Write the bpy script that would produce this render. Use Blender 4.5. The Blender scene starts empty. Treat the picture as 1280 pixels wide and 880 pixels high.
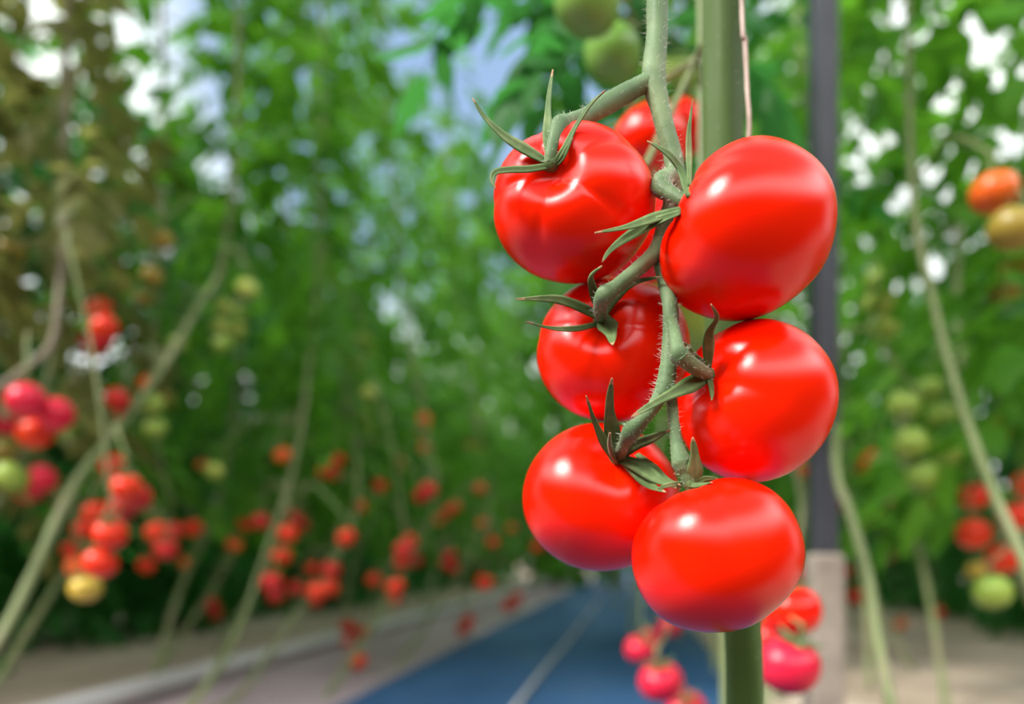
import bpy, math, random
import numpy as np
from mathutils import Vector, Matrix
from mathutils.bvhtree import BVHTree

rnd = random.Random(7)
SC = bpy.context.scene
COL = SC.collection
H = 0.35            # camera height above the floor
F = 1000.0          # focal length in pixels of the 1280 px wide frame
HX, HY = 640.0, 700.0   # principal column, horizon row
SLOPE = 0.15        # the rows run to the vanishing point at x = 790


def P(u, v, Y):
    return Vector(((u - HX) / F * Y, Y, H + (HY - v) / F * Y))


def proj(p):
    return (HX + F * p[0] / p[1], HY - F * (p[2] - H) / p[1])


def RL(lat, Y, z=0.0):      # a point in a row: lateral offset, depth, height
    return Vector((lat + SLOPE * Y, Y, z))


# ------------------------------------------------------------------ materials
def nodes(name):
    m = bpy.data.materials.new(name)
    m.use_nodes = True
    nt = m.node_tree
    nt.nodes.clear()
    out = nt.nodes.new('ShaderNodeOutputMaterial')
    return m, nt, out


def N(nt, t, **kw):
    n = nt.nodes.new(t)
    for k, v in kw.items():
        if k in n.inputs:
            n.inputs[k].default_value = v
        else:
            setattr(n, k, v)
    return n


def rgba(c):
    return (c[0], c[1], c[2], 1.0)


def noise_ramp(nt, scale, stops, detail=3.0, coord='Object', stretch=None):
    tc = N(nt, 'ShaderNodeTexCoord')
    src = tc.outputs[coord]
    if stretch:
        mp = N(nt, 'ShaderNodeMapping')
        mp.inputs['Scale'].default_value = stretch
        nt.links.new(src, mp.inputs['Vector'])
        src = mp.outputs['Vector']
    no = N(nt, 'ShaderNodeTexNoise', Scale=scale, Detail=detail)
    nt.links.new(src, no.inputs['Vector'])
    cr = N(nt, 'ShaderNodeValToRGB')
    e = cr.color_ramp.elements
    e[0].position, e[0].color = stops[0][0], rgba(stops[0][1])
    e[1].position, e[1].color = stops[-1][0], rgba(stops[-1][1])
    for pos, c in stops[1:-1]:
        x = e.new(pos)
        x.color = rgba(c)
    nt.links.new(no.outputs['Fac'], cr.inputs['Fac'])
    return cr.outputs['Color'], no.outputs['Fac'], src


def bump(nt, fac, strength, dist):
    b = N(nt, 'ShaderNodeBump', Strength=strength, Distance=dist)
    nt.links.new(fac, b.inputs['Height'])
    return b.outputs['Normal']


def mat_tomato(name, c_main, c_warm, rough=0.3, spec=1.45, bumps=True):
    m, nt, out = nodes(name)
    col, fac, src = noise_ramp(nt, 14.0, [(0.3, c_main), (0.75, c_warm)], 2.0)
    b = N(nt, 'ShaderNodeBsdfDiffuse')
    nt.links.new(col, b.inputs['Color'])
    g = N(nt, 'ShaderNodeBsdfGlossy', Roughness=rough)
    g.distribution = 'BECKMANN'
    fr = N(nt, 'ShaderNodeFresnel', IOR=spec)
    mx = N(nt, 'ShaderNodeMixShader')
    nt.links.new(fr.outputs['Fac'], mx.inputs['Fac'])
    nt.links.new(b.outputs['BSDF'], mx.inputs[1])
    nt.links.new(g.outputs['BSDF'], mx.inputs[2])
    if bumps:
        no = N(nt, 'ShaderNodeTexNoise', Scale=900.0, Detail=2.0)
        nt.links.new(src, no.inputs['Vector'])
        nb = bump(nt, no.outputs['Fac'], 0.05, 0.0004)
        nt.links.new(nb, b.inputs['Normal'])
        nt.links.new(nb, g.inputs['Normal'])
    nt.links.new(mx.outputs['Shader'], out.inputs['Surface'])
    return m


def mat_plain(name, stops, scale, rough=0.6, detail=4.0, stretch=None, bstr=0.0, bdist=0.001, spec=0.3, metal=0.0, fuzz=0.0):
    m, nt, out = nodes(name)
    col, fac, src = noise_ramp(nt, scale, stops, detail, stretch=stretch)
    b = N(nt, 'ShaderNodeBsdfPrincipled', Roughness=rough)
    b.inputs['Specular IOR Level'].default_value = spec
    b.inputs['Metallic'].default_value = metal
    if fuzz:
        b.inputs['Sheen Weight'].default_value = fuzz
        b.inputs['Sheen Roughness'].default_value = 0.4
    nt.links.new(col, b.inputs['Base Color'])
    if bstr:
        nt.links.new(bump(nt, fac, bstr, bdist), b.inputs['Normal'])
    nt.links.new(b.outputs['BSDF'], out.inputs['Surface'])
    return m


def mat_leaf(name, stops, trans, tfac=0.45, rough=0.45):
    m, nt, out = nodes(name)
    col, fac, src = noise_ramp(nt, 6.0, stops, 3.0)
    b = N(nt, 'ShaderNodeBsdfPrincipled', Roughness=rough)
    b.inputs['Specular IOR Level'].default_value = 0.18
    nt.links.new(col, b.inputs['Base Color'])
    t = N(nt, 'ShaderNodeBsdfTranslucent', Color=rgba(trans))
    mx = N(nt, 'ShaderNodeMixShader', Fac=tfac)
    nt.links.new(b.outputs['BSDF'], mx.inputs[1])
    nt.links.new(t.outputs['BSDF'], mx.inputs[2])
    nt.links.new(mx.outputs['Shader'], out.inputs['Surface'])
    return m


M = {}
M['ripe'] = mat_tomato('ripe_tomato_skin', (0.86, 0.0022, 0.0003), (0.92, 0.017, 0.0003), rough=0.30)
M['ripe2'] = mat_tomato('red_tomato_skin', (0.74, 0.020, 0.005), (0.78, 0.055, 0.006), rough=0.36, bumps=False)
M['crimson'] = mat_tomato('crimson_tomato_skin', (0.50, 0.010, 0.010), (0.56, 0.025, 0.010), rough=0.36, bumps=False)
M['pink'] = mat_tomato('pinkish_red_tomato_skin', (0.66, 0.010, 0.04), (0.70, 0.02, 0.05), rough=0.36, bumps=False)
M['orange'] = mat_tomato('orange_tomato_skin', (0.72, 0.10, 0.012), (0.74, 0.16, 0.02), rough=0.36, bumps=False)
M['green'] = mat_tomato('green_tomato_skin', (0.22, 0.36, 0.05), (0.32, 0.44, 0.07), rough=0.36, bumps=False)
M['leafgreen'] = mat_tomato('unripe_tomato_skin', (0.15, 0.31, 0.055), (0.20, 0.36, 0.07), rough=0.36, bumps=False)
M['lime'] = mat_tomato('pale_green_tomato_skin', (0.42, 0.52, 0.09), (0.50, 0.58, 0.12), rough=0.36, bumps=False)
M['olive'] = mat_tomato('olive_tomato_skin', (0.26, 0.20, 0.035), (0.32, 0.22, 0.03), rough=0.36, bumps=False)
M['yellow'] = mat_tomato('yellow_tomato_skin', (0.50, 0.36, 0.05), (0.55, 0.36, 0.05), rough=0.36, bumps=False)
M['truss'] = mat_plain('hairy_green_stalk', [(0.25, (0.08, 0.14, 0.06)), (0.55, (0.13, 0.205, 0.095)), (0.8, (0.22, 0.30, 0.15))], 60, 0.55, bstr=0.3, bdist=0.0012, spec=0.2, fuzz=0.15)
M['sepal'] = mat_plain('sepal_green', [(0.25, (0.055, 0.10, 0.03)), (0.55, (0.11, 0.175, 0.06)), (0.8, (0.26, 0.30, 0.14))], 90, 0.6, bstr=0.4, bdist=0.001, spec=0.2, fuzz=0.1)
M['sepal_tip'] = mat_plain('dry_sepal_tip', [(0.3, (0.25, 0.13, 0.06)), (0.7, (0.45, 0.3, 0.16))], 200, 0.7)
M['hair'] = mat_plain('pale_plant_hair', [(0.3, (0.6, 0.66, 0.5)), (0.7, (0.8, 0.82, 0.7))], 80, 0.5)
M['main_stem'] = mat_plain('main_stem_green', [(0.3, (0.030, 0.062, 0.012)), (0.5, (0.052, 0.095, 0.020)), (0.72, (0.105, 0.165, 0.055))], 40, 0.55, stretch=(1, 1, 0.08), bstr=0.3, bdist=0.002, spec=0.15, fuzz=0.06)
M['stem'] = mat_plain('pale_stem_green', [(0.3, (0.12, 0.16, 0.055)), (0.55, (0.19, 0.225, 0.095)), (0.75, (0.26, 0.23, 0.14))], 7, 0.6, stretch=(1, 1, 0.6))
M['drystem'] = mat_plain('brownish_stem', [(0.3, (0.16, 0.13, 0.09)), (0.7, (0.28, 0.24, 0.17))], 7, 0.6)
M['leaf'] = mat_leaf('tomato_leaf', [(0.3, (0.022, 0.09, 0.010)), (0.5, (0.045, 0.16, 0.014)), (0.72, (0.12, 0.29, 0.03))], (0.18, 0.50, 0.03), 0.45, 0.38)
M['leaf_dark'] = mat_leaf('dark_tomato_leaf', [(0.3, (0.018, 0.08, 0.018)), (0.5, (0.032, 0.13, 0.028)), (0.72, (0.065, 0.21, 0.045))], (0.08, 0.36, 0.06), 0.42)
M['leaf_wash'] = mat_leaf('brown_wash_tomato_leaf', [(0.3, (0.06, 0.075, 0.02)), (0.5, (0.11, 0.12, 0.03)), (0.72, (0.16, 0.17, 0.05))], (0.30, 0.32, 0.08), 0.45)  # olive brown puts a warm light-leak wash into the leaf colour
M['twine'] = mat_plain('twine_fibre', [(0.3, (0.45, 0.33, 0.27)), (0.7, (0.72, 0.58, 0.50))], 300, 0.7, stretch=(1, 1, 0.3))
M['post'] = mat_plain('dark_painted_steel', [(0.3, (0.030, 0.034, 0.044)), (0.7, (0.055, 0.060, 0.072))], 12, 0.45, spec=0.4)
M['post_haze'] = mat_plain('beige_haze', [(0.3, (0.24, 0.20, 0.16)), (0.7, (0.38, 0.32, 0.26))], 22, 0.85, bstr=0.4, bdist=0.004)  # pinkish beige of the low haze, put into the footing colour
M['soil'] = mat_plain('pale_ground', [(0.28, (0.28, 0.215, 0.16)), (0.5, (0.40, 0.31, 0.24)), (0.75, (0.52, 0.43, 0.35))], 3.0, 0.85, 6.0, stretch=(1.0, 0.25, 1.0), bstr=0.4, bdist=0.02)
M['fabric'] = mat_plain('blue_ground_fabric', [(0.3, (0.015, 0.055, 0.14)), (0.55, (0.030, 0.085, 0.19)), (0.8, (0.09, 0.15, 0.24))], 2.5, 0.6, 5.0, stretch=(1.0, 0.2, 1.0), spec=0.2)
M['mauve'] = mat_plain('mauve_ground_sheet', [(0.3, (0.25, 0.19, 0.20)), (0.55, (0.36, 0.28, 0.30)), (0.8, (0.46, 0.39, 0.42))], 2.5, 0.6, 5.0, stretch=(1.0, 0.2, 1.0))
M['pipe'] = mat_plain('white_pipe_paint', [(0.3, (0.46, 0.44, 0.44)), (0.7, (0.60, 0.58, 0.59))], 5, 0.4, spec=0.5)


# ------------------------------------------------------------------ objects
def link(o, parent=None):
    COL.objects.link(o)
    if parent is not None:
        o.parent = parent
    return o


def mesh_obj(name, verts, faces, mat, parent=None, origin=None, smooth=True, mats=None, mat_idx=None):
    me = bpy.data.meshes.new(name)
    v = np.asarray([tuple(p) for p in verts], dtype=float)
    if origin is not None:
        v = v - np.array(tuple(origin))
    me.from_pydata([tuple(p) for p in v], [], faces)
    for mm in (mats or [mat]):
        me.materials.append(mm)
    if mat_idx is not None:
        me.polygons.foreach_set('material_index', mat_idx)
    me.polygons.foreach_set('use_smooth', [smooth] * len(me.polygons))
    me.update()
    o = bpy.data.objects.new(name, me)
    if origin is not None and parent is None:
        o.location = origin
    return link(o, parent)


def tag(o, label=None, cat=None, group=None, kind=None):
    if label:
        o['label'] = label
    if cat:
        o['category'] = cat
    if group:
        o['group'] = group
    if kind:
        o['kind'] = kind
    return o


def empty(name, loc):
    o = bpy.data.objects.new(name, None)
    o.location = loc
    o.empty_display_size = 0.05
    return link(o)


def spline(pts, rad, n=8):
    pts = [np.array(tuple(p), dtype=float) for p in pts]
    out, ro = [], []
    k = len(pts)
    for i in range(k - 1):
        p0, p1, p2, p3 = pts[max(i - 1, 0)], pts[i], pts[i + 1], pts[min(i + 2, k - 1)]
        for j in range(n):
            t = j / n
            out.append(0.5 * ((2 * p1) + (p2 - p0) * t + (2 * p0 - 5 * p1 + 4 * p2 - p3) * t * t + (3 * p1 - p0 - 3 * p2 + p3) * t ** 3))
            ro.append(rad[i] * (1 - t) + rad[i + 1] * t)
    out.append(pts[-1])
    ro.append(rad[-1])
    return out, ro


def frames(cl, ref=None):
    ts = []
    for i in range(len(cl)):
        t = cl[min(i + 1, len(cl) - 1)] - cl[max(i - 1, 0)]
        ts.append(t / (np.linalg.norm(t) + 1e-12))
    a = np.array([0.0, -1.0, 0.0]) if ref is None else np.array(tuple(ref), dtype=float)
    if abs(a.dot(ts[0])) > 0.9:
        a = np.array([1.0, 0.2, 0.1])
    res = []
    for t in ts:
        a = a - t * a.dot(t)
        a = a / (np.linalg.norm(a) + 1e-12)
        res.append((t, a, np.cross(t, a)))
    return res


def tube(pts, rad, sides=10, n=8, ridge=0.0, ridges=5, wob=0.0, seed=1):
    cl, rr = spline(pts, rad, n)
    fr = frames(cl)
    r_ = random.Random(seed)
    V, Fc = [], []
    for i, (c, r, (t, a, b)) in enumerate(zip(cl, rr, fr)):
        rw = r * (1 + wob * (r_.random() - 0.5))
        for s in range(sides):
            ang = 2 * math.pi * s / sides
            rad_ = rw * (1 + ridge * math.cos(ridges * ang + 0.15 * i))
            V.append(c + rad_ * (math.cos(ang) * a + math.sin(ang) * b))
    m = len(cl)
    for i in range(m - 1):
        for s in range(sides):
            s2 = (s + 1) % sides
            Fc.append((i * sides + s, i * sides + s2, (i + 1) * sides + s2, (i + 1) * sides + s))
    V.append(cl[0]); V.append(cl[-1])
    a0, a1 = len(V) - 2, len(V) - 1
    for s in range(sides):
        s2 = (s + 1) % sides
        Fc.append((a0, s2, s))
        Fc.append((a1, (m - 1) * sides + s, (m - 1) * sides + s2))
    return V, Fc, cl, rr, fr


class Bag:
    def __init__(self):
        self.V, self.F = [], []

    def add(self, V, Fc):
        o = len(self.V)
        self.V.extend(V)
        self.F.extend([tuple(i + o for i in f) for f in Fc])


# ------------------------------------------------------------------ tomato body
def tomato_shape(nt_=44, np_=72, lobes=5, rib=0.05, dim=0.20, flat=0.92, seed=0, crease=0.05, top=1.0):
    r_ = random.Random(seed)
    ph0 = r_.uniform(0, 6.28)
    amp = [r_.uniform(0.6, 1.3) for _ in range(lobes)]
    V, Fc = [], []
    for i in range(nt_ + 1):
        th = math.pi * i / nt_
        if i in (0, nt_):
            rings = 1
        else:
            rings = np_
        for j in range(rings):
            ph = 2 * math.pi * j / np_
            s, c = math.sin(th), math.cos(th)
            l = (ph + ph0) * lobes / (2 * math.pi)
            k = int(math.floor(l)) % lobes
            fr_ = l - math.floor(l)
            lobe = math.sin(math.pi * fr_)           # 0 in the crease, 1 on a lobe
            am = amp[k]
            fade = math.exp(-(th / 0.80) ** 2)
            body = 1 + rib * am * (lobe - 0.6) * math.exp(-(th / 1.7) ** 2)
            body -= crease * am * (1 - lobe) ** 4 * fade
            # shoulder slightly squarer than a sphere
            rr = s * body * (1 + 0.035 * math.sin(2 * th) ** 2)
            z = c * flat * (top if c > 0 else 1.0)
            z -= dim * math.exp(-(s / 0.30) ** 2) * (1 if c > 0 else 0.12)
            z += 0.03 * am * (lobe - 0.5) * fade * min(1, s * 3)
            V.append((rr * math.cos(ph), rr * math.sin(ph), z))
    def idx(i, j):
        if i == 0:
            return 0
        if i == nt_:
            return 1 + (nt_ - 1) * np_
        return 1 + (i - 1) * np_ + j % np_
    for i in range(nt_):
        for j in range(np_):
            if i == 0:
                Fc.append((idx(0, 0), idx(1, j), idx(1, j + 1)))
            elif i == nt_ - 1:
                Fc.append((idx(i, j), idx(nt_, 0), idx(i, j + 1)))
            else:
                Fc.append((idx(i, j), idx(i + 1, j), idx(i + 1, j + 1), idx(i, j + 1)))
    return np.array(V), Fc


def axis_matrix(axis, spin=0.0):
    z = Vector(axis).normalized()
    q = Vector((0, 0, 1)).rotation_difference(z)
    return np.array((q.to_matrix() @ Matrix.Rotation(spin, 3, 'Z')))


def hub_axis(bbox, hub, Y):
    """outward direction of the stalk end from where it shows on the outline's disc"""
    u0, v0, u1, v1 = bbox
    cu, cv = (u0 + u1) / 2, (v0 + v1) / 2
    a, b_ = (hub[0] - cu) / ((u1 - u0) / 2), (cv - hub[1]) / ((v1 - v0) / 2)
    toward = (Vector((0, 0, H)) - P(cu, cv, Y)).normalized()
    right = Vector((1, 0, 0)) - toward * toward.x
    right.normalize()
    upv = right.cross(toward) * -1
    if upv.z < 0:
        upv = -upv
    return tuple(right * a + upv * b_ + toward * math.sqrt(max(0.0, 1 - a * a - b_ * b_)))


def fit_tomato(bbox, Y, axis, spin, **kw):
    """vertices of a tomato whose outline spans the given picture box at depth Y"""
    V, Fc = tomato_shape(**kw)
    V = V @ axis_matrix(axis, spin).T
    u0, v0, u1, v1 = bbox
    c = np.array(tuple(P((u0 + u1) / 2, (v0 + v1) / 2, Y)))
    sx, sz = (u1 - u0) / 2 / F * Y, (v1 - v0) / 2 / F * Y
    for _ in range(12):
        W = V * np.array([sx, (sx + sz) / 2, sz]) + c
        uu = HX + F * W[:, 0] / W[:, 1]
        vv = HY - F * (W[:, 2] - H) / W[:, 1]
        sx *= (u1 - u0) / (uu.max() - uu.min())
        sz *= (v1 - v0) / (vv.max() - vv.min())
        c[0] += ((u0 + u1) / 2 - (uu.max() + uu.min()) / 2) / F * Y
        c[2] -= ((v0 + v1) / 2 - (vv.max() + vv.min()) / 2) / F * Y
    W = V * np.array([sx, (sx + sz) / 2, sz]) + c
    return W, Fc, c


HERO = {
    # name: box, depth, stem-end axis (x right, y away, z up), spin, shape
    'upper_left': dict(bbox=(617, 150, 820, 355), Y=0.342, hub=(690, 206), axis=None, spin=0.55, lobes=5, rib=0.06, dim=0.24, crease=0.13, seed=3),
    'upper_right': dict(bbox=(824, 169, 1047, 402), Y=0.322, axis=(-0.90, 0.02, 0.43), spin=0.2, lobes=5, rib=0.035, dim=0.16, crease=0.05, flat=0.95, top=0.84, seed=5),
    'middle_left': dict(bbox=(671, 346, 863, 528), Y=0.368, hub=(752, 400), axis=None, spin=1.0, lobes=4, rib=0.05, dim=0.22, crease=0.08, seed=8),
    'middle_right': dict(bbox=(844, 398, 1049, 603), Y=0.335, hub=(882, 468), axis=None, spin=0.5, lobes=6, rib=0.025, dim=0.20, crease=0.03, seed=11),
    'lower_left': dict(bbox=(653, 528, 850, 714), Y=0.369, hub=(774, 572), axis=None, spin=0.1, lobes=3, rib=0.02, dim=0.16, crease=0.01, seed=13),
    'bottom': dict(bbox=(789, 597, 1007, 791), Y=0.317, axis=(-0.33, 0.10, 0.92), spin=0.4, lobes=5, rib=0.035, dim=0.16, crease=0.04, flat=0.9, seed=17),
}
HERO_LABEL = {
    'upper_left': 'red tomato at top left of the sharp cluster, creased shoulder with long curling sepals',
    'upper_right': 'largest glossy red tomato, top right of the sharp cluster, before the main stem',
    'middle_left': 'red tomato in the middle of the left column, star of sepals spread on its face',
    'middle_right': 'red tomato between the largest tomato and the bottom one, right column of the cluster',
    'lower_left': 'red tomato lowest in the left column, upright sepals on its right shoulder',
    'bottom': 'broad red tomato hanging lowest of the sharp cluster, stalk end hidden on top',
}
hero_obj, hero_bvh, hero_c = {}, {}, {}
for k, d in HERO.items():
    if d['axis'] is None:
        d['axis'] = hub_axis(d['bbox'], d['hub'], d['Y'])
    d = dict(d)
    d.pop('hub', None)
    W, Fc, c = fit_tomato(d.pop('bbox'), d.pop('Y'), d.pop('axis'), d.pop('spin'), **d)
    o = mesh_obj('tomato', W, Fc, M['ripe'], origin=c)
    tag(o, HERO_LABEL[k], 'tomato', 'ripe tomatoes of the sharp foreground cluster')
    hero_obj[k], hero_c[k] = o, c
    hero_bvh[k] = BVHTree.FromPolygons([tuple(p) for p in W], Fc)


def first_hit(u, v, keys):
    d = P(u, v, 1.0) - Vector((0, 0, H))
    d.normalize()
    best = None
    for k in keys:
        h = hero_bvh[k].ray_cast(Vector((0, 0, H)), d)
        if h[0] is not None and (best is None or h[0].y < best):
            best = h[0].y
    return best


ALL = list(HERO)


def lay(pts, keys, y_start, y_end, lift, first_free=False):
    """pixel path -> 3D points that stay in front of the given tomatoes"""
    out = []
    n = len(pts)
    for i, (u, v) in enumerate(pts):
        t = i / (n - 1)
        y = y_start * (1 - t) + y_end * t
        h = first_hit(u, v, keys)
        if h is not None:
            y = min(y, h - lift * (0.4 + 0.6 * t))
        out.append(P(u, v, y))
    return out


def sepal_mesh(pts, wpx, up=(0, -1, 0), fold=0.35, tipf=0.12, seed=0):
    """tapering folded strip with thickness along the 3D points; wpx = greatest width in pixels"""
    r_ = random.Random(seed)
    n = 7
    cl, _ = spline(pts, [1] * len(pts), n)
    fr = frames(cl, up)
    V, Fc = [], []
    m = len(cl)
    twist = r_.uniform(-0.5, 0.5)
    for i in range(m):
        t = i / (m - 1)
        prof = (0.55 + 0.45 * math.sin(min(1, t / 0.35) * math.pi / 2)) * (1 - t) ** 0.55 if t > 0.35 else 0.55 + 0.45 * math.sin(t / 0.35 * math.pi / 2)
        if t > 0.35:
            prof = max(tipf, ((1 - t) / 0.65) ** 0.7)
        w = wpx / 2 / F * cl[i][1] * prof * (1 + 0.12 * math.sin(9 * t + seed))
        tt, a, b = fr[i]
        ca, sa = math.cos(twist * t), math.sin(twist * t)
        a, b = a * ca + b * sa, b * ca - a * sa
        th = 0.00035 + 0.0006 * prof
        f = fold * w
        c = cl[i]
        V += [c - b * w + a * f, c - b * w * 0.45 + a * (f * 0.25 + th * 0.5), c + a * (th * 0.2), c + b * w * 0.45 + a * (f * 0.25 + th * 0.5), c + b * w + a * f,
              c + b * w * 0.5 - a * th * 0.8, c - a * th * 1.4, c - b * w * 0.5 - a * th * 0.8]
    for i in range(m - 1):
        for s in range(8):
            s2 = (s + 1) % 8
            Fc.append((i * 8 + s, i * 8 + s2, (i + 1) * 8 + s2, (i + 1) * 8 + s))
    Fc.append(tuple(range(7, -1, -1)))
    Fc.append(tuple((m - 1) * 8 + s for s in range(8)))
    midx = [0] * len(Fc)
    for i in range(int((m - 1) * 0.93), m - 1):
        for s in range(8):
            midx[i * 8 + s] = 1
    midx[-1] = 1
    return V, Fc, midx


def add_hairs(bag, cl, rr, fr, count, lmin, lmax, r_):
    for _ in range(count):
        i = r_.randrange(1, len(cl) - 1)
        t, a, b = fr[i]
        ang = r_.uniform(0, 2 * math.pi)
        d = math.cos(ang) * a + math.sin(ang) * b
        j = r_.random()
        base = cl[i] * (1 - j) + cl[i + 1] * j + d * rr[i] * 0.95
        d2 = d + t * r_.uniform(-0.5, 0.5) + np.array([0, 0, r_.uniform(-0.3, 0.2)])
        d2 = d2 / np.linalg.norm(d2)
        L = r_.uniform(lmin, lmax)
        s1 = np.cross(d2, t)
        s1 = s1 / (np.linalg.norm(s1) + 1e-9)
        s2 = np.cross(d2, s1)
        w = 0.00007
        bag.add([base + s1 * w, base - s1 * 0.5 * w + s2 * 0.87 * w, base - s1 * 0.5 * w - s2 * 0.87 * w, base + d2 * L], [(0, 1, 3), (1, 2, 3), (2, 0, 3)])


# ------------------------------------------------------------------ sepals of the six sharp tomatoes
SEP = {
    'upper_left': dict(hub=(688, 203), r=11, sep=[
        ([(688, 205), (662, 191), (632, 172), (606, 147), (591, 123)], 13, 0.318),
        ([(687, 200), (685, 165), (686, 128), (691, 87)], 13, 0.332),
        ([(692, 206), (706, 186), (719, 160), (738, 131), (756, 113)], 9, 0.312),
        ([(690, 207), (662, 212), (636, 213), (619, 216), (615, 227), (620, 236)], 11, 0.315),
        ([(694, 207), (703, 198), (710, 184), (716, 172)], 9, 0.322)]),
    'upper_right': dict(hub=(858, 250), r=9, y=0.315, sep=[
        ([(860, 245), (853, 218), (836, 194), (809, 176)], 15, 0.312),
        ([(862, 232), (861, 200), (861, 165), (866, 124)], 9, 0.316),
        ([(850, 262), (822, 272), (785, 284), (744, 291)], 14, 0.302),
        ([(850, 266), (815, 280), (780, 300), (762, 314), (753, 327)], 14, 0.302)]),
    'middle_left': dict(hub=(752, 398), r=12, sep=[
        ([(748, 396), (722, 383), (692, 374), (645, 374)], 15, 0.322),
        ([(750, 404), (722, 411), (692, 411), (658, 402)], 9, 0.322),
        ([(750, 392), (742, 368), (738, 347), (753, 333)], 13, 0.312),
        ([(756, 394), (772, 368), (796, 352), (828, 346)], 12, 0.324),
        ([(754, 400), (761, 412), (765, 421), (766, 431)], 24, 0.323)]),
    'middle_right': dict(hub=(884, 468), r=9, sep=[
        ([(884, 468), (885, 440), (886, 415), (896, 396), (889, 381)], 14, 0.297),
        ([(884, 470), (858, 484), (826, 500), (790, 521)], 20, 0.301),
        ([(880, 460), (868, 446), (856, 428)], 12, 0.312),
        ([(886, 472), (889, 486), (890, 500)], 9, 0.31)]),
    'lower_left': dict(hub=(772, 570), r=11, sep=[
        ([(766, 574), (752, 548), (741, 522), (733, 495)], 11, 0.318),
        ([(770, 568), (764, 532), (762, 505), (765, 473)], 19, 0.316),
        ([(771, 577), (765, 566), (762, 554), (763, 541)], 15, 0.309),
        ([(776, 568), (796, 555), (816, 547), (838, 537)], 17, 0.318),
        ([(776, 574), (800, 584), (824, 600), (850, 611)], 19, 0.314),
        ([(780, 578), (802, 596), (816, 609), (832, 615)], 17, 0.315),
        ([(796, 568), (815, 586), (834, 600), (850, 606)], 13, 0.312)]),
    'bottom': dict(hub=(860, 602), r=8, y=0.317, sep=[
        ([(868, 604), (868, 585), (868, 566), (866, 547)], 19, 0.308),
        ([(868, 604), (882, 598), (897, 598)], 10, 0.312),
        ([(852, 606), (838, 606), (820, 612)], 9, 0.306),
        ([(858, 606), (872, 607), (890, 603)], 8, 0.304)]),
}
HUBY = {}
for k, d in SEP.items():
    root, c = hero_obj[k], hero_c[k]
    hu, hv = d['hub']
    hy = d.get('y') or first_hit(hu, hv, [k])
    if hy is None:
        hy = float(c[1]) - 0.012
    hp = np.array(tuple(P(hu, hv, hy - 0.0010)))
    nrm = np.array(HERO[k]['axis'])
    nrm = nrm / np.linalg.norm(nrm)
    r = d['r'] / F * hy
    # the small green disc the sepals spring from
    V, Fc, *_ = tube([hp - nrm * 0.004, hp - nrm * 0.001, hp + nrm * 0.001, hp + nrm * 0.0022], [r * 0.7, r, r * 0.85, r * 0.35], 14, 3, 0.08, 5)
    HUBY[k] = hy
    cal = mesh_obj('calyx', V, Fc, M['sepal'], root, origin=c)
    for i, (pts, w, yend) in enumerate(d['sep']):
        p3 = lay(pts, ALL, hy - 0.001, yend, 0.0035)
        V, Fc, mi = sepal_mesh(p3, w, seed=i + 3 * len(k))
        mesh_obj('sepal', V, Fc, None, cal, origin=c, mats=[M['sepal'], M['sepal_tip']], mat_idx=mi)

# ------------------------------------------------------------------ the foreground plant: main stem, peduncle, pedicels
plant = empty('tomato_plant', RL(0.05, 0.43))
tag(plant, 'nearest tomato plant with thick upright stem, carrying the sharp red cluster', 'plant', 'tomato plants')
PO = plant.location
msp = [P(930, 1540, 0.43), P(932, 1150, 0.43), P(931, 880, 0.43), P(926, 760, 0.43), P(914, 560, 0.43), P(905, 350, 0.43), P(903, 150, 0.43), P(905, 0, 0.43), P(907, -200, 0.43), P(900, -900, 0.45), P(890, -2000, 0.47)]
msp[0].z = 0.0
V, Fc, cl, rr, fr = tube(msp, [0.0098, 0.0098, 0.0098, 0.0098, 0.0103, 0.0106, 0.0108, 0.011, 0.0108, 0.010, 0.007], 28, 14, 0.045, 5, 0.02)
stem = mesh_obj('stem', V, Fc, M['main_stem'], plant, origin=PO)
hb = Bag()
add_hairs(hb, cl, rr, fr, 900, 0.0012, 0.003, rnd)
tag(mesh_obj('hair', hb.V, hb.F, M['hair'], stem, origin=PO), kind='stuff')


def px_r(w, y):
    return w / 2 / F * y


def stalk(spec, sides=16, n=9, wob=0.05, seed=1):
    pts = [P(u, v, y) for u, v, y, w in spec]
    rad = [px_r(w, y) for u, v, y, w in spec]
    return tube(pts, rad, sides, n, 0.03, 5, wob, seed)


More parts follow.
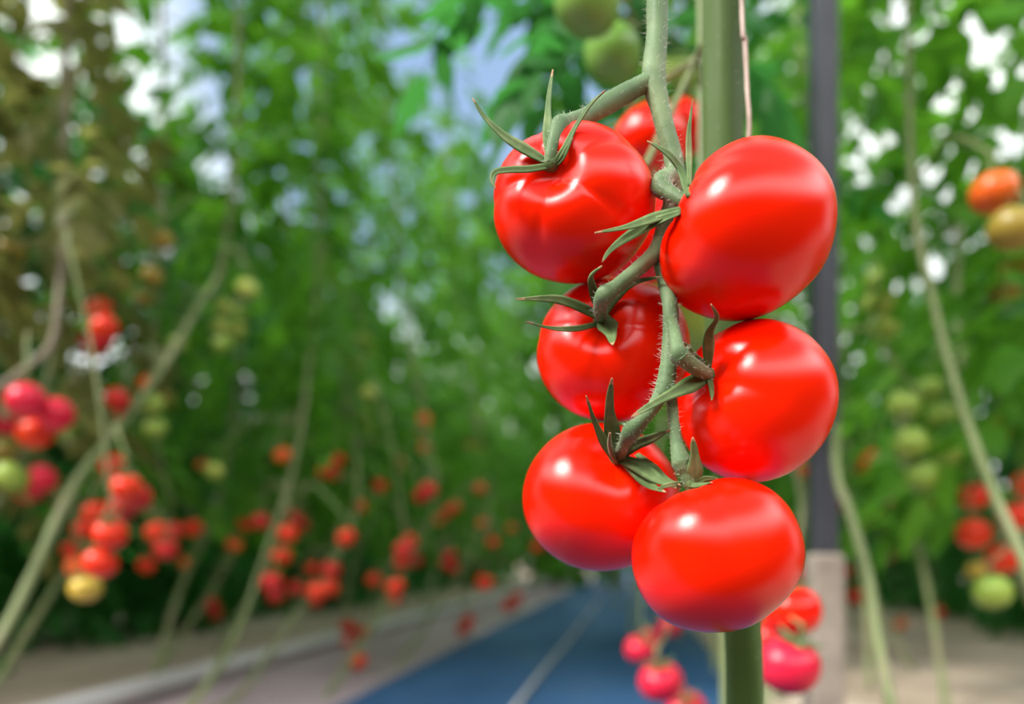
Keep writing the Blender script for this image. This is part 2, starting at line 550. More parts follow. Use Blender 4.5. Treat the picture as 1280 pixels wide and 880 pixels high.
PED = [(904, -330, 0.430, 22), (852, -230, 0.395, 26), (826, -90, 0.36, 27), (822, 0, 0.350, 27), (821, 45, 0.347, 26), (817, 95, 0.344, 30), (824, 130, 0.342, 25), (833, 165, 0.340, 23), (841, 195, 0.338, 23), (843, 220, 0.337, 24),
       (838, 255, 0.338, 20), (828, 290, 0.338, 19), (824, 318, 0.336, 19), (831, 350, 0.330, 19), (838, 385, 0.324, 20), (838, 420, 0.320, 20), (836, 455, 0.318, 21), (832, 480, 0.317, 24), (826, 496, 0.317, 20)]
V, Fc, cl, rr, fr = stalk(PED, 20)
ped = mesh_obj('peduncle', V, Fc, M['truss'], plant, origin=PO)
hb = Bag()
add_hairs(hb, cl, rr, fr, 900, 0.0015, 0.0038, rnd)
PEDI = [
    # pedicel of each tomato: u, v, depth, width in pixels
    [(818, 98, 0.344, 22), (795, 110, 0.342, 23), (765, 126, 0.338, 22), (735, 144, 0.333, 21), (712, 153, 0.328, 21), (701, 158, 0.324, 23), (694, 173, 0.321, 18), (689, 190, 0.320, 15), (687, 204, 0.321, 15)],
    [(846, 208, 0.337, 15), (839, 218, 0.333, 19), (828, 227, 0.328, 23), (828, 235, 0.325, 23), (838, 242, 0.322, 19), (850, 249, 0.319, 18), (862, 255, 0.318, 17)],
    [(824, 302, 0.336, 17), (817, 318, 0.332, 20), (795, 338, 0.322, 19), (770, 358, 0.317, 18), (757, 368, 0.315, 22), (751, 378, 0.316, 19), (750, 390, 0.319, 15), (752, 400, 0.322, 15)],
    [(838, 395, 0.322, 13), (843, 415, 0.314, 16), (847, 435, 0.306, 18), (849, 443, 0.304, 23), (857, 450, 0.303, 20), (870, 460, 0.304, 19), (884, 469, 0.308, 17)],
    [(829, 488, 0.317, 20), (817, 508, 0.316, 17), (802, 526, 0.315, 17), (789, 540, 0.315, 22), (781, 554, 0.316, 16), (774, 570, 0.318, 17)],
    [(832, 470, 0.318, 14), (839, 495, 0.320, 14), (842, 525, 0.320, 14), (846, 555, 0.319, 16), (852, 579, 0.317, 22), (857, 592, 0.317, 14), (861, 608, 0.318, 14)],
]
for i, spec in enumerate(PEDI):
    dy = HUBY[ALL[i] if i < 4 else ('lower_left' if i == 4 else 'bottom')] - 0.001 - spec[-1][2]
    spec = [(u, v, y + dy * (j / (len(spec) - 1)) ** 2, w_ * (1.14 if w_ >= 22 and j > 1 else 1.0)) for j, (u, v, y, w_) in enumerate(spec)]     # the stalk ends on the calyx
    V, Fc, cl, rr, fr = stalk(spec, 16, 8, 0.05, i + 3)
    mesh_obj('pedicel', V, Fc, M['truss'], ped, origin=PO)
    add_hairs(hb, cl, rr, fr, 170, 0.001, 0.003, rnd)
tag(mesh_obj('hair', hb.V, hb.F, M['hair'], ped, origin=PO), kind='stuff')

# twine the plant is trained on
V, Fc, *_ = tube([P(932, 1540, 0.446) * 1.0, P(932, 900, 0.446), P(918, 560, 0.446), P(922, 300, 0.440), P(936, 176, 0.418), P(934, 110, 0.414), P(931, 50, 0.415), P(927, 0, 0.416), P(915, -400, 0.44), P(905, -2000, 0.46)], [0.0011] * 10, 8, 8, 0.15, 3, 0.15)
b = Bag(); b.add(V, Fc)
tag(mesh_obj('twine', b.V, b.F, M['twine']), 'thin pinkish white twine running up beside the thick main stem', 'twine')

# ------------------------------------------------------------------ leaves
def leaflet(r_, L, W):
    """one toothed leaflet along +x, folded along its midrib and drooping"""
    ts = [0, 0.14, 0.3, 0.44, 0.58, 0.72, 0.86, 1.0]
    wd = [0.05, 0.62, 1.0, 0.80, 0.86, 0.52, 0.30, 0.0]
    fold = r_.uniform(0.1, 0.5)
    droop = r_.uniform(0.1, 0.7)
    V, Fc = [], []
    for t, w in zip(ts, wd):
        x = L * t
        z = -droop * L * t * t * 0.6
        w2 = W * w * r_.uniform(0.85, 1.15)
        w3 = W * w * r_.uniform(0.85, 1.15)
        V += [(x, w2, z - fold * w2 + r_.uniform(-.1, .1) * w2), (x, 0, z), (x, -w3, z - fold * w3 + r_.uniform(-.1, .1) * w3)]
    for i in range(len(ts) - 1):
        a = i * 3
        Fc += [(a, a + 1, a + 4, a + 3), (a + 1, a + 2, a + 5, a + 4)]
    return np.array(V), Fc


def rotz(a):
    c, s = math.cos(a), math.sin(a)
    return np.array([[c, -s, 0], [s, c, 0], [0, 0, 1]])


def roty(a):
    c, s = math.cos(a), math.sin(a)
    return np.array([[c, 0, s], [0, 1, 0], [-s, 0, c]])


def rotx(a):
    c, s = math.cos(a), math.sin(a)
    return np.array([[1, 0, 0], [0, c, -s], [0, s, c]])


def compound_leaf(r_, length, big=1.0):
    """a whole drooping tomato leaf along +x: rachis and nine leaflets"""
    b = Bag()
    pts = []
    up = r_.uniform(0.1, 0.5)
    dr = r_.uniform(0.7, 1.3)
    for i in range(7):
        t = i / 6
        pts.append((length * t * (1 - 0.15 * t * dr), length * 0.05 * math.sin(3 * t + up * 5), length * (up * t - dr * 0.75 * t * t)))
    V, Fc, cl, rr, fr = tube(pts, [0.0035 * (1 - 0.6 * i / 6) for i in range(7)], 4, 1)
    b.add(V, Fc)
    for t, s in ((0.3, 0.55), (0.48, 0.9), (0.64, 0.7), (0.82, 1.0)):
        for side in (-1, 1):
            k = t * 6
            i = int(k)
            c = cl[i] * (1 - (k - i)) + cl[min(i + 1, 6)] * (k - i)
            L = length * 0.36 * s * r_.uniform(0.85, 1.2) * big
            LV, LF = leaflet(r_, L, L * 0.27)
            Rm = rotz(side * r_.uniform(0.7, 1.25)) @ roty(r_.uniform(0.0, 0.7)) @ rotx(r_.uniform(-0.6, 0.6))
            b.add(list(LV @ Rm.T + c), LF)
    L = length * 0.4 * big
    LV, LF = leaflet(r_, L, L * 0.30)
    b.add(list(LV @ roty(0.7).T + cl[6]), LF)
    return np.array(b.V), b.F


LR = random.Random(21)
LEAVES = [compound_leaf(LR, 0.34, 1.05) for _ in range(10)]


def foliage(r_, axis_pts, z0, z1, n, out=1.0, scale=1.0, face=None, spread=0.0):
    """bag of whole leaves set spirally along the upper stem"""
    b = Bag()
    ang = r_.uniform(0, 6.28)
    for i in range(n):
        z = z0 + (z1 - z0) * ((i + r_.random()) / n) ** 1.2
        # stem position at that height
        x = y = 0.0
        for p, q in zip(axis_pts[:-1], axis_pts[1:]):
            if p[2] <= z <= q[2]:
                t = (z - p[2]) / (q[2] - p[2] + 1e-9)
                x, y = p[0] * (1 - t) + q[0] * t, p[1] * (1 - t) + q[1] * t
                break
        else:
            x, y = axis_pts[-1][0], axis_pts[-1][1]
        ang += 2.4 + r_.uniform(-0.5, 0.5)
        V, Fc = LEAVES[r_.randrange(len(LEAVES))]
        s = scale * r_.uniform(0.75, 1.2)
        Rm = rotz(ang) @ roty(r_.uniform(-0.3, 0.45)) @ rotx(r_.uniform(-0.4, 0.4))
        b.add(list((V * s) @ Rm.T + np.array([x + r_.gauss(0, 0.04 + spread), y + r_.gauss(0, 0.06 + spread), z])), Fc)
    return b


YAW = -math.atan(SLOPE)
PLANTS = []      # (empty, world stem polyline)


def grow(name_label, stem_pts, z0, z1, nleaf, leafmat, group, seed, radius=0.0085, stem_mat='stem', scale=1.0, cat='plant', lower=True, spread=0.0, leaf_axis=None):
    """a plant built along its own stem polyline (world points)"""
    r_ = random.Random(seed)
    base = Vector(stem_pts[0])
    e = empty('tomato_plant', base)
    tag(e, name_label, cat, group)
    n = len(stem_pts)
    V, Fc, *_ = tube(stem_pts, [radius * (1.0 - 0.35 * i / (n - 1)) for i in range(n)], 8, 6, 0, 5, 0.12, seed)
    mesh_obj('stem', V, Fc, M[stem_mat], e, origin=base)
    if nleaf:
        b = foliage(r_, [tuple(p) for p in (leaf_axis or stem_pts)], z0, z1, nleaf, scale=scale, spread=spread)
        mesh_obj('foliage', b.V, b.F, M[leafmat], e, origin=base)
    PLANTS.append((e, [Vector(p) for p in stem_pts]))
    return e


# --- row plants that are copies of a few prototypes
PROTO = {}


def proto_mesh(kind, i, top, z0, nleaf, scale, lean, leafmat):
    key = (kind, i)
    if key in PROTO:
        return PROTO[key]
    r_ = random.Random(hash((i * 17 + len(kind))) % 1000 + 5 * i)
    pts = [(r_.uniform(-.05, .05), -lean, 0.0), (r_.uniform(-.04, .04), -lean * 0.62, 0.25), (0, -lean * 0.28, 0.55), (0, -0.04, 0.95), (r_.uniform(-.03, .03), 0, 1.5), (r_.uniform(-.04, .04), 0.03, 2.3), (0, 0.02, top)]
    V, Fc, *_ = tube(pts, [0.0088, 0.0088, 0.0086, 0.0082, 0.0075, 0.007, 0.004], 8, 5, 0, 5, 0.12, i)
    s = bpy.data.meshes.new('stem')
    s.from_pydata([tuple(p) for p in V], [], Fc)
    s.materials.append(M['stem'])
    b = foliage(r_, pts, z0, top, nleaf, scale=scale)
    f = bpy.data.meshes.new('foliage')
    f.from_pydata([tuple(p) for p in b.V], [], b.F)
    f.materials.append(M[leafmat])
    for me in (s, f):
        me.polygons.foreach_set('use_smooth', [True] * len(me.polygons))
    PROTO[key] = (s, f, pts)
    return PROTO[key]


def row_plant(kind, i, loc, label, group, top=3.3, z0=0.40, nleaf=66, scale=0.72, lean=0.8, leafmat='leaf', sc=1.0, dyaw=0.0):
    s, f, pts = proto_mesh(kind, i, top, z0, nleaf, scale, lean, leafmat)
    e = empty('tomato_plant', loc)
    e.rotation_euler = (0, 0, YAW + dyaw)
    e.scale = (sc, sc, sc)
    tag(e, label, 'plant', group)
    link(bpy.data.objects.new('stem', s), e)
    link(bpy.data.objects.new('foliage', f), e)
    R = Matrix.Rotation(YAW + dyaw, 3, 'Z')
    PLANTS.append((e, [Vector(loc) + R @ (Vector(p) * sc) for p in pts]))
    return e


EXEC_BACKGROUND = True
g_left = 'tomato plants of the row across the aisle on the left'
# left row, near special stems (leaning pale stems that read clearly in the photo)
grow('tomato plant at far left whose long pale stem leans diagonally up to the right',
     [RL(-1.05, 1.15, 0.0), RL(-1.05, 1.33, 0.22), P(40, 720, 1.40), P(90, 612, 1.50), P(140, 545, 1.615), P(200, 465, 1.78), P(245, 388, 1.93), P(280, 318, 2.06), RL(-1.06, 2.15, 1.6), RL(-1.08, 2.2, 2.4), RL(-1.05, 2.2, 3.3)],
     1.15, 3.3, 40, 'leaf', g_left, 101, radius=0.0105, scale=0.7)
grow('tomato plant with pale stem slanting from the bottom edge up left of the centre',
     [RL(-0.95, 1.55, 0.0), P(240, 880, 1.73), P(292, 800, 1.91), P(330, 700, 2.06), P(365, 590, 2.23), P(385, 470, 2.34), RL(-0.97, 2.5, 1.5), RL(-1.0, 2.6, 2.4), RL(-1.0, 2.65, 3.3)],
     0.95, 3.3, 40, 'leaf', g_left, 102, radius=0.0088, scale=0.7)
grow('tomato plant at the left edge with brownish stem and olive wash-tinted leaves',
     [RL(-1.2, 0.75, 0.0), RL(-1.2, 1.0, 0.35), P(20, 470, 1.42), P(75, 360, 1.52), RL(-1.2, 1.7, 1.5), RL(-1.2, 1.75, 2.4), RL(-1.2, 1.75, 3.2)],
     0.95, 3.2, 44, 'leaf_wash', g_left, 103, radius=0.008, stem_mat='drystem', scale=0.62)
LAB_L = 'leafy green tomato plant in the blurred row across the aisle on the left'
Y = 1.35
i = 0
while Y < 13.5:
    washed = Y < 2.0  # near plants carry the warm wash in their leaf colour
    row_plant('left_old' if washed else 'left', i % 6, RL(-1.42 + rnd.uniform(-.08, .08), Y + 0.2, 0), ('tomato plant with yellowish olive leaves at the near end of the left row' if washed else LAB_L), g_left,
              z0=0.55, leafmat='leaf_wash' if washed else 'leaf', sc=rnd.uniform(0.94, 1.06), lean=0.7, dyaw=rnd.uniform(-.15, .15))
    Y += 0.42 if Y < 6 else 0.6
    i += 1
# a second, lower row beyond it
Y = 1.6
while Y < 16:
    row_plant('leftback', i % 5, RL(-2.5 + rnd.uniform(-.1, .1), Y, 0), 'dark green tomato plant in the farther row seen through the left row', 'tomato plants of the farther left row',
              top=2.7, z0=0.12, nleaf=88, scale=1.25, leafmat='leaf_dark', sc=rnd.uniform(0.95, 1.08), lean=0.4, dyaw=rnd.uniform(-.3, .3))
    Y += 0.42 if Y < 7 else 0.65
    i += 1
# the farthest row on the left closes the gaps near the ground
Y = 3.0
while Y < 15:
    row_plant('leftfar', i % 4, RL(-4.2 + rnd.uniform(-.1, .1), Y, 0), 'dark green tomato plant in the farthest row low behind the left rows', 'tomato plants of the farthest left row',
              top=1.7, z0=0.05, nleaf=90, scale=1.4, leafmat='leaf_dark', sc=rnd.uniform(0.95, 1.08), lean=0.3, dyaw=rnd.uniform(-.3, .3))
    Y += 0.6
    i += 1
# right row: special stems
g_right = 'tomato plants of the row on the right'
grow('tomato plant at right whose long pale stem leans diagonally down to the right edge',
     [RL(0.45, 0.60, 0.0), RL(0.45, 0.78, 0.18), P(1280, 700, 0.92), P(1240, 610, 1.0), P(1200, 500, 1.10), P(1165, 370, 1.20), P(1140, 230, 1.29), RL(0.47, 1.36, 1.4), RL(0.5, 1.4, 2.2), RL(0.5, 1.4, 3.1)],
     1.15, 3.1, 30, 'leaf', g_right, 104, radius=0.007, scale=0.7)
grow('tomato plant with two pale stems rising from the bottom edge right of the dark post',
     [RL(0.30, 0.80, 0.0), P(1113, 880, 0.94), P(1098, 800, 1.0), P(1085, 720, 1.05), P(1062, 640, 1.10), P(1045, 580, 1.17), P(1040, 420, 1.35), RL(0.36, 1.75, 1.6), RL(0.4, 1.85, 2.4), RL(0.4, 1.85, 3.1)],
     1.0, 3.1, 24, 'leaf', g_right, 105, radius=0.0075, scale=0.7)
grow('thin tomato plant stem standing close against the left side of the dark post',
     [RL(0.20, 1.1, 0.0), RL(0.20, 1.2, 0.2), P(1003, 650, 1.28), P(988, 560, 1.3), P(985, 450, 1.35), RL(0.22, 1.5, 1.0), RL(0.2, 1.6, 1.8), RL(0.2, 1.6, 3.0)],
     1.0, 3.0, 20, 'leaf_dark', g_right, 106, radius=0.007, scale=0.62)
Y = 1.5
i = 0
while Y < 13:
    row_plant('right', i % 6, RL(0.78 + rnd.uniform(-.07, .07), Y, 0), 'leafy green tomato plant in the blurred row on the right behind the dark post', g_right,
              z0=0.55, leafmat='leaf', sc=rnd.uniform(0.94, 1.06), lean=0.6, dyaw=rnd.uniform(-.15, .15), nleaf=70)
    Y += 0.42 if Y < 5 else 0.6
    i += 1
Y = 2.6
while Y < 12:
    row_plant('middle', i % 4, RL(0.22 + rnd.uniform(-.07, .07), Y, 0), 'tomato plant standing behind the sharp cluster in the row down the middle', 'tomato plants of the middle row',
              top=3.3, z0=0.6, leafmat='leaf', sc=rnd.uniform(0.94, 1.06), lean=0.6, dyaw=rnd.uniform(-.2, .2), nleaf=66)
    Y += 0.5
    i += 1
# a farther row on the right
Y = 1.6
while Y < 14:
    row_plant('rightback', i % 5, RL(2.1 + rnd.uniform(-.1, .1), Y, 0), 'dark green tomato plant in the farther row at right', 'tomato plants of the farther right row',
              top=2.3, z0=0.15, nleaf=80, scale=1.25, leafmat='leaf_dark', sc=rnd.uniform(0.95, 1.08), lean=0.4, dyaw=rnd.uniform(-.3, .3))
    Y += 0.5 if Y < 7 else 0.8
    i += 1
# the plant right behind the sharp cluster: dark leaves over the top centre
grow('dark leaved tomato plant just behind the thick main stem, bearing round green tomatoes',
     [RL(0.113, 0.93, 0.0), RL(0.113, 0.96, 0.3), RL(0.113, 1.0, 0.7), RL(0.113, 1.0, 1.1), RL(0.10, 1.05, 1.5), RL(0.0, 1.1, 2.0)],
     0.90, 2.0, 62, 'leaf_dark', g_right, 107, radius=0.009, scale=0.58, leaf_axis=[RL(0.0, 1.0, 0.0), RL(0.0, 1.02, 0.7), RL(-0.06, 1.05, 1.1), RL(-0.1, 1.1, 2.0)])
# crowns that lean over the aisle
grow('tall tomato vine leaning over the aisle above the sharp cluster',
     [RL(0.0, 3.2, 0.0), RL(0.0, 3.4, 0.5), RL(-0.05, 3.7, 1.1), RL(-0.15, 4.0, 1.9), RL(-0.3, 4.1, 2.6), RL(-0.45, 4.2, 3.1)],
     0.7, 2.9, 46, 'leaf', 'tomato plants of the middle row', 108, spread=0.08)
grow('second tall tomato vine leaning over the aisle farther back',
     [RL(-0.1, 5.2, 0.0), RL(-0.1, 5.4, 0.5), RL(-0.15, 5.7, 1.1), RL(-0.25, 6.0, 1.9), RL(-0.4, 6.1, 2.8), RL(-0.5, 6.2, 3.6)],
     0.6, 3.5, 54, 'leaf', 'tomato plants of the middle row', 109, spread=0.1)
# slanting stems that fan out along the near edge of the blue floor
for q, (path, yy) in enumerate([([(300, 868), (362, 780), (420, 700), (448, 600)], (1.95, 2.15, 2.3, 2.45)), ([(398, 880), (455, 800), (505, 715), (545, 610)], (2.0, 2.25, 2.6, 2.9)), ([(500, 830), (545, 760), (590, 690), (615, 610)], (2.6, 2.95, 3.3, 3.7))]):
    pts = [P(u, v, y) for (u, v), y in zip(path, yy)]
    b0 = pts[0].copy(); b0.z = 0.0; b0.y -= 0.15; b0.x -= 0.05
    e0 = pts[-1]
    pts = [b0] + pts + [e0 + Vector((-0.10, 0.15, 0.5)), e0 + Vector((-0.2, 0.2, 1.3)), e0 + Vector((-0.25, 0.25, 2.2))]
    grow(['tomato plant with thin slanting stem crossing the blue floor, nearest of the three', 'tomato plant with thin slanting stem crossing the blue floor, middle of the three', 'tomato plant with thin slanting stem crossing the blue floor, farthest of the three'][q],
         pts, e0.z + 0.1, e0.z + 2.2, 40, 'leaf', g_left, 120 + q, radius=0.0075, scale=0.7)
# the far end of the aisle: trees beyond the last plants
def tree(label, loc, height, width, seed):
    r_ = random.Random(seed)
    e = empty('tree', loc)
    tag(e, label, 'tree', 'trees beyond the far end of the aisle')
    V, Fc, *_ = tube([(0, 0, 0), (0.05, 0, height * 0.4), (-0.05, 0.05, height * 0.9)], [0.09, 0.07, 0.02], 10, 6, 0, 5, 0.1, seed)
    mesh_obj('trunk', V, Fc, M['drystem'], e)
    b = Bag()
    for k in range(190):
        t = r_.random()
        z = height * (0.06 + 0.94 * t)
        rad_ = width * math.sqrt(r_.random()) * (1.05 - 0.6 * t ** 2)
        a = r_.uniform(0, 6.28)
        V, Fc = LEAVES[r_.randrange(len(LEAVES))]
        Rm = rotz(r_.uniform(0, 6.28)) @ roty(r_.uniform(-0.3, 0.6)) @ rotx(r_.uniform(-0.5, 0.5))
        b.add(list((V * r_.uniform(1.3, 2.0)) @ Rm.T + np.array([rad_ * math.cos(a), rad_ * math.sin(a), z])), Fc)
    mesh_obj('crown', b.V, b.F, M['leaf'], e)


for q, (la, yy, hh, ww) in enumerate([(-2.0, 10.4, 5.6, 0.9), (-1.05, 10.8, 5.0, 0.9), (-0.2, 10.3, 6.2, 0.9), (0.7, 11.0, 6.8, 0.9)]):
    tree('distant leafy tree beyond the aisle, %s' % ['at the edge of the left row', 'between left row and sharp cluster', 'straight behind the sharp cluster', 'behind the thick main stem'][q], RL(la, yy), hh, ww, 300 + q)

# ------------------------------------------------------------------ background tomatoes
TV, TF = tomato_shape(14, 22, 5, 0.04, 0.16, 0.92, 4, 0.03)
TM = {}
for k in ('ripe', 'ripe2', 'crimson', 'pink', 'orange', 'green', 'leafgreen', 'lime', 'olive', 'yellow'):
    me = bpy.data.meshes.new('tomato')
    me.from_pydata([tuple(p * 0.031) for p in TV], [], TF)
    me.materials.append(M[k])
    me.polygons.foreach_set('use_smooth', [True] * len(me.polygons))
    TM[k] = me
# a small star calyx for them
b = Bag()
for s in range(5):
    a = s * 2 * math.pi / 5
    d, e2 = np.array([math.cos(a), math.sin(a), 0]), np.array([-math.sin(a), math.cos(a), 0])
    pts = [np.array([0, 0, 0.0245]), d * 0.008 + np.array([0, 0, 0.0285]), d * 0.017 + np.array([0, 0, 0.0300]), d * 0.026 + np.array([0, 0, 0.0345])]
    V, Fc, *_ = tube(pts, [0.002, 0.0026, 0.002, 0.0005], 5, 2)
    b.add(V, Fc)
V, Fc, *_ = tube([(0, 0, 0.024), (0, 0, 0.034), (0.002, 0, 0.045)], [0.0022, 0.0022, 0.0020], 6, 2)
b.add(V, Fc)
CAL = bpy.data.meshes.new('calyx')
CAL.from_pydata([tuple(p) for p in b.V], [], b.F)
CAL.materials.append(M['sepal'])

ORD = ['topmost', 'second from top', 'third from top', 'fourth from top', 'fifth from top', 'sixth from top', 'seventh from top', 'eighth from top', 'ninth from top', 'tenth from top', 'eleventh from top', 'twelfth from top', 'thirteenth from top']
CN = {'ripe': 'red', 'ripe2': 'red', 'crimson': 'dark red', 'pink': 'pinkish red', 'orange': 'orange', 'green': 'green', 'leafgreen': 'green', 'lime': 'pale green', 'olive': 'olive', 'yellow': 'yellowish'}
PK = 'pink'
RE = 'ripe'
R2, CR, OR, GR, LI, OL, YE = 'ripe2', 'crimson', 'orange', 'green', 'lime', 'olive', 'yellow'
# cluster: where it hangs, size in mm, tomatoes (u, v, diameter in px, colour)
CLUSTERS = [
    ('the small cluster high at far left', 50, [(124, 386, 30, R2), (131, 409, 33, R2), (107, 424, 25, PK), (118, 437, 24, R2), (128, 426, 26, PK)]),
    ('the crimson cluster at the left edge', 62, [(33, 501, 46, PK), (69, 519, 44, PK), (44, 541, 46, R2), (4, 527, 36, PK), (8, 566, 34, OL), (14, 596, 42, GR), (52, 598, 36, PK), (36, 612, 36, PK), (84, 545, 24, GR)]),
    ('the pair beside the leaning stem at left', 50, [(147, 499, 30, CR), (153, 514, 26, R2)]),
    ('the unripe cluster touching the leaning stem', 50, [(183, 480, 24, OR), (191, 506, 28, GR), (194, 535, 28, GR), (207, 498, 22, OL)]),
    ('the big ripe cluster low at left', 50, [(140, 580, 30, R2), (158, 608, 36, R2), (172, 622, 36, CR), (120, 640, 30, R2), (152, 634, 34, CR), (105, 660, 28, R2), (138, 667, 42, R2), (90, 686, 24, R2), (125, 704, 42, R2), (98, 710, 32, OR), (107, 735, 38, YE)]),
    ('the dark cluster behind the big left one', 50, [(195, 664, 28, R2), (207, 686, 30, CR), (183, 706, 22, R2), (214, 664, 26, CR), (233, 704, 18, OR)]),
    ('the sparse reds low at left near the floor', 58, [(241, 660, 24, R2), (264, 755, 20, CR), (270, 768, 16, CR)]),
    ('the pale green cluster at upper left of centre', 50, [(309, 361, 26, LI), (281, 384, 22, LI), (299, 391, 22, LI), (277, 408, 22, LI), (297, 413, 22, LI), (278, 430, 24, GR)]),
    ('the green string left of the aisle centre', 50, [(455, 424, 20, GR), (462, 440, 20, GR), (450, 450, 20, GR), (465, 458, 20, LI), (460, 491, 20, LI), (455, 520, 18, GR), (462, 536, 18, GR), (480, 520, 16, LI), (476, 548, 16, LI)]),
    ('the green group in the shade at left', 50, [(205, 300, 26, OL), (190, 345, 26, OL), (222, 430, 24, GR), (180, 375, 22, OL)]),
    ('the olive group at the upper left edge', 60, [(14, 312, 34, OL), (8, 350, 32, OL), (20, 385, 30, OL)]),
    ('the half green group left of centre', 50, [(268, 588, 22, LI), (254, 582, 16, OR), (276, 560, 18, GR), (288, 558, 18, GR)]),
    ('the orange and red cluster by the slanting stem', 50, [(353, 569, 22, OR), (421, 575, 20, R2), (408, 588, 21, R2), (417, 592, 18, R2), (450, 633, 18, OR)]),
    ('the ripe cluster behind the slanting stem', 50, [(307, 654, 20, R2), (326, 652, 22, CR), (360, 667, 26, R2), (368, 646, 20, CR), (352, 695, 24, R2), (340, 728, 28, CR), (345, 744, 22, CR), (293, 680, 20, OR), (378, 655, 18, CR)]),
    ('the ripe cluster right of the slanting stem', 50, [(433, 672, 24, R2), (414, 712, 24, CR), (396, 740, 26, R2), (412, 734, 24, R2), (390, 711, 18, R2), (370, 735, 20, CR), (394, 752, 18, CR)]),
    ('the cluster dangling low over the blue floor', 60, [(435, 784, 20, CR), (452, 791, 20, CR), (432, 802, 18, R2), (441, 812, 18, CR), (446, 826, 24, R2), (438, 832, 16, CR), (456, 857, 14, CR)]),
    ('the mid aisle cluster left of the sharp tomatoes', 50, [(505, 688, 24, CR), (512, 676, 20, R2), (502, 702, 20, R2), (467, 725, 18, R2), (494, 733, 24, R2), (492, 748, 18, R2), (520, 700, 18, CR)]),
    ('the distant reds high in the left row', 50, [(530, 524, 18, OR), (527, 535, 18, R2), (530, 560, 15, OR), (536, 612, 22, CR), (527, 620, 20, CR), (475, 607, 18, R2), (497, 580, 18, OR), (506, 585, 15, R2)]),
    ('the distant orange string in the left row', 50, [(572, 556, 13, OR), (584, 557, 13, OR), (595, 558, 12, OR), (600, 611, 15, OR), (560, 640, 15, R2), (570, 633, 14, OR), (550, 650, 13, R2), (604, 655, 14, OR)]),
    ('the lowest reds of the distant left row', 50, [(562, 695, 17, CR), (566, 710, 16, CR), (557, 704, 14, R2), (616, 678, 15, R2), (672, 684, 15, R2), (680, 672, 13, OR), (640, 660, 13, OR)]),
    ('the sparse reds over the blue floor edge', 60, [(606, 728, 22, R2), (636, 757, 18, CR), (646, 748, 17, CR), (579, 786, 18, CR), (586, 775, 16, CR)]),
    ('the orange and olive cluster at the upper right edge', 62, [(1243, 241, 56, OR), (1266, 286, 58, OL), (1274, 336, 44, OL), (1254, 366, 40, OL)]),
    ('the pale green string right of the dark post', 60, [(1099, 350, 32, GR), (1098, 379, 36, LI), (1105, 409, 34, LI), (1122, 436, 26, GR)]),
    ('the round green cluster at right', 60, [(1130, 507, 40, GR), (1164, 487, 32, GR), (1177, 520, 36, GR), (1138, 555, 42, GR), (1182, 564, 38, GR), (1155, 596, 42, GR), (1190, 595, 28, OR)]),
    ('the ripe string beside the right leaning stem', 60, [(1217, 620, 36, R2), (1217, 667, 40, R2), (1253, 699, 40, R2), (1222, 712, 26, YE), (1241, 740, 46, GR)]),
    ('the reds at the right edge', 60, [(1272, 644, 42, R2), (1284, 606, 36, R2), (1258, 524, 24, CR), (1248, 540, 22, R2), (1278, 528, 24, CR)]),
    ('the small orange reds right of the dark post', 60, [(1088, 574, 26, OR), (1078, 584, 22, OR), (1054, 599, 20, R2), (1108, 631, 22, R2), (1058, 630, 20, CR), (1108, 548, 18, CR), (1088, 652, 18, OL)]),
    ('the dark reds low at right', 60, [(1160, 632, 24, CR), (1150, 646, 22, CR), (1178, 622, 20, R2), (1070, 746, 20, CR), (1172, 766, 18, CR), (1126, 780, 16, OR), (1056, 716, 18, CR), (1108, 695, 16, R2)]),
    ('the sliver of reds left of the dark post', 60, [(1006, 588, 22, R2), (1012, 606, 18, OR)]),
    ('the blurred ripe cluster below the dark post', 64, [(1022, 717, 46, RE), (990, 764, 72, RE), (985, 832, 78, PK), (962, 800, 60, RE)]),
    ('the small ripe group beneath the bottom tomato', 62, [(800, 812, 38, PK), (826, 852, 54, PK), (838, 783, 28, PK), (858, 888, 50, PK), (812, 800, 28, PK)]),
    ('the green group above the sharp cluster', 62, [(766, 68, 74, 'leafgreen'), (734, 6, 82, 'leafgreen'), (845, 96, 58, GR)]),
    ('the hidden reds behind the top of the sharp cluster', 66, [(812, 180, 92, RE), (852, 160, 70, RE), (806, 300, 120, RE)]),
    ('the unripe tomato half hidden behind the cluster', 66, [(876, 404, 110, GR)]),
]
ALLT = []
PLACED = [(Vector(tuple(c)), 0.036) for c in hero_c.values()]
for desc, mm, toms in CLUSTERS:
    order = sorted(range(len(toms)), key=lambda q: toms[q][1])
    pos = []
    for rank, q in enumerate(order):
        u, v, d, colr = toms[q]
        Yd = mm / d * 0.985
        c = P(u, v, Yd)
        for _ in range(60):      # fruit in a cluster touch but never share space
            if all((c - c2).length > 1.03 * (mm / 2000 + r2) for c2, r2 in PLACED):
                break
            Yd += 0.004
            c = P(u, v, Yd)
        PLACED.append((c, mm / 2000))
        o = bpy.data.objects.new('tomato', TM[colr])
        s = mm / 62.0
        o.scale = (s * rnd.uniform(0.97, 1.05), s * rnd.uniform(0.97, 1.05), s * rnd.uniform(0.93, 1.0))
        o.location = c
        o.rotation_euler = (rnd.uniform(-0.6, 0.6), rnd.uniform(-0.6, 0.6), rnd.uniform(0, 6.28))
        if len(toms) == 1:
            lab = 'blurred %s tomato, %s' % (CN[colr], desc)
        else:
            lab = '%s tomato, %s in %s' % (CN[colr], ORD[rank], desc)
        tag(link(o), lab, 'tomato', 'tomatoes of ' + desc)
        link(bpy.data.objects.new('calyx', CAL), o)
        pos.append((o, c))
    ALLT.append((desc, pos))


